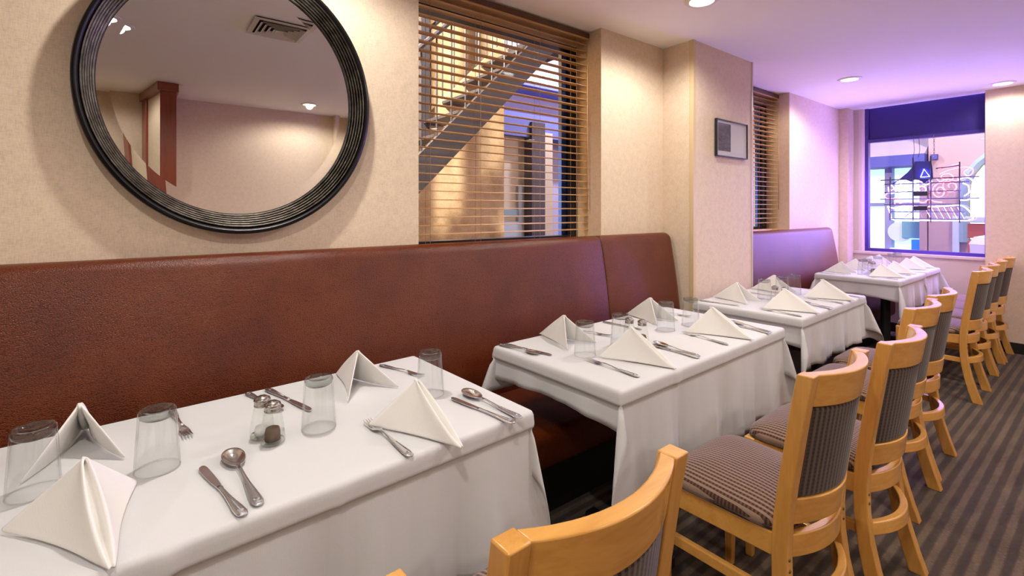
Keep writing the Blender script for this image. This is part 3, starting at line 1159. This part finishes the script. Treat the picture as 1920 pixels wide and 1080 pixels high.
# ------------------------------------------------------------------ cutlery: tip at origin, handle towards +x, 0.25 long
def sweep(stations, n=10):
    rows = []
    for x, hw, z, th in stations:
        rows.append([(x, hw * math.cos(2 * PI * k / n), z + th / 2 * math.sin(2 * PI * k / n)) for k in range(n)])
    return MB().grid(rows, True, True)


HAND = [(0.088, 0.0036, 0.010, 0.0040), (0.105, 0.0034, 0.0105, 0.0042), (0.13, 0.0040, 0.0085, 0.0042), (0.155, 0.0056, 0.0062, 0.0044), (0.19, 0.0085, 0.0045, 0.0042), (0.218, 0.0108, 0.0040, 0.0040), (0.235, 0.0112, 0.0042, 0.0040), (0.246, 0.0090, 0.0045, 0.0036), (0.2515, 0.0035, 0.0045, 0.0020)]


def ornament(parent, m):
    b = MB()
    b.tube(smoothpath([(0.165, 0.0042, 0.0075), (0.19, 0.0064, 0.0066), (0.22, 0.0084, 0.0062), (0.238, 0.0070, 0.0066), (0.243, 0.0, 0.0066), (0.238, -0.0070, 0.0066), (0.22, -0.0084, 0.0062), (0.19, -0.0064, 0.0066), (0.165, -0.0042, 0.0075)], 3), 0.0009, 5)
    for k in range(5):
        a = -0.9 + 1.8 * k / 4
        b.tube([(0.225, 0, 0.0062), (0.225 + 0.012 * math.cos(a), 0.007 * math.sin(a), 0.0068)], 0.0010, 5)
    b.build('shell_ornament', m, parent, smooth=True)


def make_fork():
    r = empty('fork')
    hb = MB()
    hb = sweep(HAND)
    h = hb.build('handle', 'worn_steel', r, smooth=True)
    ornament(h, 'worn_steel')
    t = MB()
    # palm of the fork head
    rows = []
    for x, hw, z in ((0.092, 0.0036, 0.0100), (0.082, 0.0060, 0.0085), (0.072, 0.0105, 0.0058), (0.060, 0.0128, 0.0040), (0.050, 0.0130, 0.0036)):
        rows.append([(x, hw * math.cos(2 * PI * k / 12), z + 0.0011 * math.sin(2 * PI * k / 12) + 0.0016 * abs(math.cos(2 * PI * k / 12)) ** 2) for k in range(12)])
    t.grid(rows, True, True)
    for k in range(4):
        y = -0.0108 + 0.0072 * k
        rows = []
        for x, hw, z in ((0.053, 0.0022, 0.0045), (0.040, 0.0019, 0.0044), (0.025, 0.0017, 0.0052), (0.010, 0.0014, 0.0075), (0.0, 0.0007, 0.0100)):
            rows.append([(x, y + hw * a, z + 0.0009 * b) for a, b in ((-1, -1), (1, -1), (1, 1), (-1, 1))])
        t.grid(rows, True, True)
    t.build('tines', 'chrome_steel', r, smooth=True, sharp=50)
    return r


def make_spoon():
    r = empty('spoon')
    h = sweep(HAND).build('handle', 'worn_steel', r, smooth=True)
    ornament(h, 'worn_steel')
    rows = []
    for i in range(9):
        q = i / 8
        row = []
        for k in range(32):
            a = 2 * PI * k / 32
            c, s = math.cos(a), math.sin(a)
            wid = 0.0215 * (1 - 0.16 * c)
            x = 0.042 + 0.042 * q * c
            y = wid * q * s
            z = 0.0115 - 0.0100 * (1 - q ** 2.2) - 0.0015 * (c * q)
            row.append((x, y, z))
        rows.append(row)
    b = MB().grid(rows, True)
    b.add(rows[0], [tuple(range(32))])
    b.build('bowl', 'chrome_steel', r, smooth=True, solid=0.0014)
    MB().grid([[(x, hw * math.cos(2 * PI * k / 10), z + 0.0013 * math.sin(2 * PI * k / 10)) for k in range(10)] for x, hw, z in ((0.080, 0.0050, 0.0098), (0.086, 0.0042, 0.0101), (0.092, 0.0036, 0.0101))], True, True).build('neck', 'worn_steel', r, smooth=True)
    return r


def make_knife():
    r = empty('knife')
    st = [(0.116, 0.0052, 0.0045, 0.0060), (0.124, 0.0062, 0.0045, 0.0066), (0.130, 0.0046, 0.0045, 0.0060), (0.16, 0.0056, 0.0045, 0.0064), (0.195, 0.0080, 0.0045, 0.0066), (0.220, 0.0105, 0.0043, 0.0062), (0.238, 0.0110, 0.0042, 0.0058), (0.248, 0.0088, 0.0042, 0.0044), (0.2525, 0.003, 0.0042, 0.0024)]
    h = sweep(st).build('handle', 'worn_steel', r, smooth=True)
    b = MB()
    b.tube([(0.15, 0.0, 0.0078), (0.235, 0.0, 0.0074)], 0.0012, 5)
    for k in range(5):
        a = -0.9 + 1.8 * k / 4
        b.tube([(0.228, 0, 0.0072), (0.228 + 0.012 * math.cos(a), 0.007 * math.sin(a), 0.0068)], 0.0011, 5)
    b.build('shell_ornament', 'worn_steel', h, smooth=True)
    ol = [(0.118, -0.0050), (0.09, -0.0082), (0.05, -0.0100), (0.02, -0.0098), (0.006, -0.0070), (0.0, -0.0005), (0.003, 0.0045), (0.014, 0.0068), (0.05, 0.0072), (0.09, 0.0066), (0.118, 0.0050)]
    MB().prism(ol, 0.0036, 0.0054).build('blade', 'chrome_steel', r, bevel=0.0007)
    return r


FK, SPN, KN = Proto(make_fork()), Proto(make_spoon()), Proto(make_knife())
CUT = [  # kind, tip, handle end, table, place
    ('k', (-1.303, 0.112), (-1.045, 0.158), 0, 0), ('s', (-1.335, 0.172), (-1.060, 0.188), 0, 0),
    ('f', (-1.299, 0.498), (-1.050, 0.512), 0, 1), ('k', (-1.302, 0.770), (-1.040, 0.814), 0, 1), ('s', (-1.320, 0.826), (-1.052, 0.850), 0, 1),
    ('f', (-1.490, 0.100), (-1.722, 0.074), 0, 2), ('k', (-1.468, 0.395), (-1.735, 0.330), 0, 3), ('s', (-1.520, 0.325), (-1.740, 0.272), 0, 3), ('f', (-1.530, 0.790), (-1.745, 0.720), 0, 3),
    ('k', (-1.432, 1.315), (-1.680, 1.265), 1, 2), ('s', (-1.470, 1.280), (-1.690, 1.240), 1, 2), ('f', (-1.480, 1.735), (-1.700, 1.665), 1, 2),
    ('f', (-1.313, 1.390), (-1.060, 1.388), 1, 0), ('k', (-1.300, 1.760), (-1.050, 1.752), 1, 0), ('s', (-1.290, 1.795), (-1.060, 1.778), 1, 0),
    ('f', (-1.314, 2.053), (-1.075, 2.026), 1, 1), ('k', (-1.290, 2.410), (-1.050, 2.365), 1, 1), ('s', (-1.280, 2.445), (-1.055, 2.395), 1, 1),
    ('k', (-1.470, 1.945), (-1.700, 1.925), 1, 3), ('f', (-1.480, 2.390), (-1.700, 2.350), 1, 3),
    ('f', (-1.350, 2.915), (-1.110, 2.880), 2, 0), ('k', (-1.300, 3.300), (-1.085, 3.245), 2, 0), ('s', (-1.290, 3.330), (-1.090, 3.275), 2, 0),
    ('k', (-1.470, 2.905), (-1.715, 2.870), 2, 2), ('f', (-1.480, 3.250), (-1.710, 3.235), 2, 2),
    ('f', (-1.330, 3.520), (-1.100, 3.490), 2, 1), ('k', (-1.310, 3.850), (-1.090, 3.815), 2, 1), ('k', (-1.480, 3.430), (-1.710, 3.415), 2, 3),
    ('k', (-1.560, 5.045), (-1.790, 5.030), 3, 2), ('f', (-1.430, 5.075), (-1.200, 5.055), 3, 0), ('f', (-1.430, 5.465), (-1.200, 5.445), 3, 1)]
NM = {'f': (FK, 'steel fork', 'fork'), 'k': (KN, 'steel knife', 'knife'), 's': (SPN, 'steel spoon', 'spoon')}
for k, tip, end, ti, pi_ in CUT:
    d = Vector(end) - Vector(tip)
    pr_, nm, cat = NM[k]
    pr_.put((tip[0], tip[1], Z0), math.atan2(d.y, d.x), '%s on the %s, %s' % (nm, NAMES[ti], PL[pi_]), cat, 'steel cutlery', d.length / 0.2515)


# ------------------------------------------------------------------ neon sign in the street window (seen from behind)
def neon():
    r = empty('neon_sign', (-1.315, 6.555, 1.555))
    tag(r, 'pink and white neon window sign seen from behind on a black rod grid', 'neon sign')

    def L(cx, cy, d=0.0):
        return ((cx - 502) / 805 * 0.80, d, (465 - cy) / 445 * 0.60)
    for cy in (375, 410, 475, 532, 577, 635, 690):
        a, b = {375: (100, 905), 410: (135, 835), 475: (135, 770), 532: (95, 905), 577: (135, 760), 635: (185, 800), 690: (185, 825)}[cy]
        MB().tube([L(a, cy, -0.012), L(b, cy, -0.012)], 0.0058, 6).build('grid_rod', 'cable_black', r)
    MB().tube([L(575, 300, -0.012), L(765, 285, -0.012)], 0.0058, 6).build('grid_rod', 'cable_black', r)
    for cx, a, b in ((190, 350, 705), (388, 205, 705), (535, 200, 715), (760, 260, 715)):
        MB().tube([L(cx, a, -0.018), L(cx, b, -0.018)], 0.0062, 6).build('grid_rod', 'cable_black', r)
    for cy in (492, 607):
        x, _, z = L(450, cy)
        MB().box(x - 0.055, x + 0.065, -0.045, -0.020, z - 0.024, z + 0.024).build('transformer', 'cable_black', r, bevel=0.004)
        MB().box(x + 0.065, x + 0.080, -0.03, -0.015, z - 0.01, z + 0.012).build('clip', 'crate_red', r)
    # painted-out scalloped shade shape
    ol = [(200, 405), (270, 370), (340, 320), (390, 268), (400, 235), (535, 240), (548, 300), (553, 382), (520, 382), (482, 412), (440, 385), (400, 380), (375, 398), (330, 380), (290, 372), (250, 385), (215, 418)]
    MB().prism([(L(a, b)[0], L(a, b)[2]) for a, b in ol], -0.010, -0.004, 'Y').build('scalloped_shade', 'shade_indigo', r)
    MB().tube([L(*p, -0.012) for p in ((450, 362), (478, 300), (525, 360), (450, 362))], 0.003, 6).build('shade_outline', 'neon_blue', r)

    def tube(pts, m, rad=0.0052, nm='neon_tube', closed=False):
        MB().tube(smoothpath([L(*p, 0.008) for p in pts], 5, closed), rad, 8, closed).build(nm, m, r, smooth=True)

    def spiral(cx, cy, r0, r1, turns, a0=0.0, sq=1.0, k=18):
        return [(cx + (r0 + (r1 - r0) * i / k) * math.cos(a0 + 2 * PI * turns * i / k), cy + sq * (r0 + (r1 - r0) * i / k) * math.sin(a0 + 2 * PI * turns * i / k)) for i in range(k + 1)]
    tube([(590, 300), (680, 285), (760, 270)], 'neon_pink')
    tube([(600, 345), (680, 315), (790, 300), (850, 315), (850, 350), (810, 365), (790, 335), (820, 315)], 'neon_pink')
    tube(spiral(650, 370, 20, 75, 1.4, 0.4, 0.55), 'neon_pink')
    tube(spiral(600, 475, 12, 62, 1.6, 1.2, 1.0), 'neon_pink')
    tube(spiral(690, 440, 14, 70, 1.3, 2.4, 0.8), 'neon_pink')
    tube([(560, 440), (600, 405), (660, 385), (730, 400), (745, 380)], 'neon_pink')
    tube([(745, 395), (800, 375), (850, 400), (870, 455), (860, 510), (810, 545), (760, 545)], 'neon_white')
    tube([(780, 420), (820, 440), (825, 490), (790, 515)], 'neon_white')
    tube([(230, 440), (160, 480), (135, 510), (170, 530), (240, 520), (300, 490), (350, 500)], 'neon_pink')
    tube([(165, 430), (180, 480), (235, 470), (190, 410)], 'neon_white')
    tube(spiral(300, 430, 15, 60, 1.5, 0.0, 0.9), 'neon_white')
    tube([(235, 410), (290, 385), (350, 390), (395, 405), (440, 395), (490, 425), (540, 395)], 'neon_white')
    tube(spiral(450, 455, 20, 55, 1.2, 2.0, 0.7), 'neon_white')
    tube([(225, 575), (225, 535), (265, 535), (270, 565), (330, 545), (370, 560), (420, 545)], 'neon_pink')
    tube([(405, 530), (430, 555), (480, 560), (515, 535), (560, 555), (620, 560)], 'neon_pink')
    # slanted base panel with hatch
    tube([(160, 590), (215, 605), (300, 590), (500, 595), (640, 590), (780, 590), (855, 685), (700, 700), (400, 700), (215, 700), (185, 650), (160, 590)], 'neon_white', 0.0056)
    for k in range(11):
        x = 220 + 52 * k
        if 380 < x < 480:
            continue
        MB().tube([L(x, 600, 0.008), L(x + 50, 685, 0.008)], 0.0018, 6).build('hatch_tube', 'neon_white', r)
    tube([(310, 680), (350, 650), (420, 620), (520, 605), (580, 575)], 'cable_black', 0.004, 'lead_wire')
    for cx, top in ((430, 70), (385, 110)):
        a = L(cx, 205, -0.012)
        MB().tube(smoothpath([a, (a[0] + 0.012, -0.01, a[2] + 0.09), (a[0] - 0.004, 0.0, WZ1 - 1.555 + 0.06)], 6), 0.0022, 5).build('power_cord', 'cable_black', r)
    a = L(560, 215)
    ch = MB()
    for k in range(11):
        z = a[2] + 0.022 * k
        rg = [(a[0] + 0.006 * math.cos(t) * (1 if k % 2 else 0.2), 0.006 * math.cos(t) * (0.2 if k % 2 else 1) - 0.012, z + 0.014 * math.sin(t)) for t in [2 * PI * q / 10 for q in range(10)]]
        ch.tube(rg, 0.002, 5, True)
    ch.build('chain', 'cap_steel', r)


neon()

# ================================================================== outdoors: alley beyond the side windows
struct(MB().box(-14, XO, -4, 18, -0.30, -0.20).build('ground_alley', 'pavement'))
struct(MB().box(XO, 8, 6.8, 18, -0.25, -0.15).build('ground_street', 'pavement'))
o = MB().box(-5.0, -4.5, -2, 3.372, -0.2, 6).build('neighbour_building', 'stucco')
tag(o, 'tan stucco side wall of the neighbouring building outside the blinds', 'building')


def fire_stair():
    # rises towards +y; stringer line through (y 1.70, z 1.72) and (2.89, 2.88)
    r = empty('fire_stair', (-3.5, 1.0, -0.2))
    tag(r, 'dark steel outdoor stair rising outside the large window', 'stairs')
    y0, z0, y1, z1 = -0.3, 0.0, 3.05, 3.25
    base = Vector((-3.5, 1.0, -0.2))

    def P(x, y, z):
        return (x - base.x, y - base.y, z - base.z)
    sl = (2.88 - 1.72) / (2.89 - 1.70)
    ya = 1.70 - (1.72 + 0.2) / sl
    ztop = 2.98
    yb = 1.70 + (ztop - 1.72) / sl
    for x in (-3.15, -3.95):
        MB().bar(P(x, ya, -0.2), P(x, yb, ztop), 0.05, 0.20).build('stringer', 'stair_steel' if x > -3.5 else 'stair_tan', r)
    n = 15
    for k in range(1, n):
        y = ya + (yb - ya) * k / n
        z = -0.2 + (ztop + 0.2) * k / n
        MB().box(-3.92 - base.x, -3.18 - base.x, y - 0.12 - base.y, y + 0.10 - base.y, z - 0.012 - base.z, z + 0.012 - base.z).build('tread', 'stair_steel', r)
    MB().box(-3.95 - base.x, -3.12 - base.x, yb - base.y, 3.35 - base.y, ztop - 0.10 - base.z, ztop + 0.02 - base.z).build('landing', 'stair_steel', r)
    for x in (-3.15, -3.95):
        hr = 0.90
        MB().tube([P(x, ya, -0.2 + hr), P(x, yb, ztop + hr), P(x, 3.35, ztop + hr)], 0.02, 8).build('handrail', 'stair_steel', r)
        for k in range(1, 26):
            y = ya + (yb - ya) * k / 26
            z = -0.2 + (ztop + 0.2) * k / 26
            MB().tube([P(x, y, z + 0.05), P(x, y, z + hr)], 0.008, 6).build('baluster', 'stair_steel', r)
        for k in range(6):
            y = yb + (3.33 - yb) * k / 5
            MB().tube([P(x, y, ztop), P(x, y, ztop + hr)], 0.010, 6).build('baluster', 'stair_steel', r)
    for y in (1.62, 2.02):
        MB().box(-3.95 - base.x, -3.87 - base.x, y - 0.04 - base.y, y + 0.04 - base.y, 2.0 - base.z, 5.5 - base.z).build('hanger_post', 'stair_steel', r)
    return r


fire_stair()

vb = empty('marquee_building', (-7.0, 8.0, -0.2))
tag(vb, 'violet lit marquee building with rows of bulbs seen through the blinds', 'building')
MB().box(-1.0, 0.0, -5.5, 8.0, 0, 7.0).build('wall', 'facade_violet', vb)
MB().box(0.0, 0.55, -5.4, 0.5, 3.72, 3.80).build('marquee_edge', 'facade_blue', vb)
MB().box(0.0, 0.45, -5.4, 0.5, 2.85, 3.25).build('lower_fascia', 'facade_blue', vb)
for rr_ in range(2):
    for k in range(8):
        b = MB()
        b.lathe([(0.0001, 0.042), (0.024, 0.034), (0.036, 0.0), (0.024, -0.032), (0.0001, -0.04)], 12)
        bo = b.build('bulb', 'bulb', vb, smooth=True)
        bo.location = (0.50, -2.76 + 0.150 * k, 3.98 - 0.17 * rr_)
sf = empty('shopfront', (-6.0, 5.0, -0.2))
tag(sf, 'cream shopfront panel and dark posts across the alley behind the blinds', 'shopfront')
MB().box(-0.35, -0.25, -0.6, 0.12, 0.0, 2.75).build('cream_panel', 'cream_panel', sf)
MB().box(-0.25, -0.05, 0.11, 0.40, 0.0, 3.0).build('dark_post', 'post_dark', sf)
MB().box(-0.45, -0.30, 0.40, 0.80, 0.0, 2.9).build('tan_post', 'cream_panel', sf)
MB().box(-0.30, -0.10, -0.6, 0.42, 2.75, 3.05).build('fascia', 'facade_blue', sf)
MB().box(-0.24, -0.20, -0.05, 0.05, 0.9, 1.95).build('pale_door_frame', 'poster_pale', sf)
MB().box(-0.24, -0.18, -0.55, 0.0, 0.9, 1.35).build('counter', 'poster_pale', sf)
MB().box(-0.245, -0.19, -0.55, -0.08, 1.45, 1.55).build('shelf', 'arch_trim', sf)


def added_lamp(name, loc, col, en, label, rad=0.12):
    r = empty(name, loc)
    tag(r, label, 'street lamp')
    MB().lathe([(0.0001, 0.16), (0.05, 0.15), (0.16, 0.02), (0.16, 0.0), (0.15, 0.0), (0.0001, 0.03)], 20).build('hood', 'stair_steel', r, smooth=True)
    MB().lathe([(0.0001, -0.06), (0.05, -0.04), (0.07, 0.0), (0.05, 0.02)], 16).build('globe', 'bulb', r, smooth=True)
    MB().tube([(0, 0, 0.15), (0, 0, 0.5), (-0.4, 0, 0.6)], 0.015, 6).build('bracket', 'stair_steel', r)
    ld = bpy.data.lights.new('lamp_light', 'POINT')
    ld.energy = en
    ld.color = col
    ld.shadow_soft_size = rad
    lo = bpy.data.objects.new('lamp_light', ld)
    COL.objects.link(lo)
    lo.parent = r
    lo.location = (0, 0, -0.14)


added_lamp('added_alley_lamp', (-2.75, 0.2, 4.2), (1.0, 0.86, 0.66), 2300, 'added hooded lamp lighting the tan alley wall outside the blinds')  # lamp added out of view to light the alley wall
added_lamp('added_marquee_lamp', (-5.2, 6.4, 5.2), (0.80, 0.75, 1.0), 900, 'added blue lamp above the marquee across the alley')  # added out of view to throw violet light on the facade

# ------------------------------------------------------------------ outdoors: street beyond the far window
ob = empty('street_building', (-1.6, 10.0, -0.15))
tag(ob, 'pinkish stone building across the street behind the neon sign', 'building')
MB().box(-0.40, 3.5, 0.05, 0.6, 0, 5.5).build('wall', 'pink_stone', ob)
arch = MB()
ol = [(0.10, 1.05), (0.10, 1.75)] + [(0.75 - 0.65 * math.cos(a), 1.75 + 0.65 * math.sin(a)) for a in [PI * k / 14 for k in range(1, 14)]] + [(1.40, 1.75), (1.40, 1.05)]
MB().prism(ol, 0.0, 0.04, 'Y').build('arched_window', 'arch_light', ob)
rim_ = [(0.75 - 0.72 * math.cos(a), 0.0, 1.75 + 0.72 * math.sin(a)) for a in [PI * k / 14 for k in range(15)]]
MB().tube([(0.03, 0.0, 1.0)] + rim_ + [(1.47, 0, 1.0)], 0.06, 6).build('arch_trim', 'arch_trim', ob)
MB().box(-0.10, -0.02, -0.02, 0.05, 0.2, 1.4).build('pilaster', 'poster_pale', ob)
MB().box(-0.36, -0.28, -0.03, 0.05, 2.30, 2.38).build('small_sign', 'awning_blue', ob)
sh = empty('lit_shop', (-2.4, 10.2, -0.15))
tag(sh, 'bright cyan lit shop across the street with blue awning', 'shop')
MB().box(-3.7, 0.38, 0.36, 0.6, 0, 5.5).build('wall', 'pink_stone', sh)
MB().box(-1.5, 0.38, 0.28, 0.34, 0.80, 2.28).build('lit_window', 'shop_light', sh)
MB().box(-0.24, -0.14, 0.1, 0.27, 0, 2.3).build('mullion', 'shop_frame', sh)
MB().box(-1.5, 0.38, 0.16, 0.27, 1.56, 1.62).build('transom', 'shop_frame', sh)
MB().box(-0.14, 0.38, 0.2, 0.27, 1.05, 1.20).build('transom', 'shop_frame', sh)
MB().box(0.28, 0.38, -0.12, 0.30, 0, 2.3).build('pier', 'pink_stone', sh)
MB().box(-1.5, 0.38, -0.30, 0.26, 2.22, 2.40).build('awning_valance', 'awning_blue', sh)
MB().add([(-1.5, -0.30, 2.40), (0.38, -0.30, 2.40), (0.38, 0.30, 2.75), (-1.5, 0.30, 2.75), (-1.5, 0.3, 2.40), (0.38, 0.3, 2.40)], [(0, 1, 2, 3), (0, 3, 4), (1, 5, 2), (2, 5, 4, 3), (0, 4, 5, 1)]).build('awning_canopy', 'awning_pale', sh)
MB().box(0.16, 0.38, -0.05, 0.1, 0.0, 1.0).build('blue_cabinet', 'shop_blue', sh)
MB().box(-0.14, 0.14, -0.02, 0.1, 0.62, 0.84).build('white_counter', 'shop_light', sh)
MB().box(0.02, 0.36, 0.02, 0.08, 1.02, 1.30).build('poster', 'poster_teal', sh)
MB().prism([(-0.02 + 0.17 * math.cos(2 * PI * k / 20), 1.12 + 0.17 * math.sin(2 * PI * k / 20)) for k in range(20)], 0.06, 0.09, 'Y').build('round_sign', 'poster_pale', sh)
cr = empty('red_crate', (-1.40, 9.4, -0.15))
tag(cr, 'red brown crate standing outside at the right of the street window', 'crate')
for a in (0.0, 0.24):
    MB().box(-0.02, 0.22, -0.14, 0.0, 0.86 + a, 1.06 + a).build('box', 'crate_red', cr, bevel=0.01)
MB().box(-0.04, 0.24, -0.16, 0.02, 0, 0.86).build('stand', 'poster_pale', cr, bevel=0.01)
MB().box(-0.05, 0.25, -0.17, 0.03, 1.32, 1.40).build('lid', 'poster_pale', cr, bevel=0.01)
bn = MB().lathe([(0.0001, 0), (0.13, 0.0), (0.16, 1.02), (0.17, 1.05), (0.12, 1.14), (0.0001, 1.17)], 24).build('litter_bin', 'bin_white', None, smooth=True, sharp=40)
bn.location = (-1.15, 8.7, -0.15)
tag(bn, 'pale round bin outside at the lower right of the street window', 'bin')
added_lamp('added_street_lamp', (-0.6, 8.6, 4.3), (0.95, 0.74, 0.80), 430, 'added hooded lamp lighting the street outside the neon window')  # added above the view to light the street side
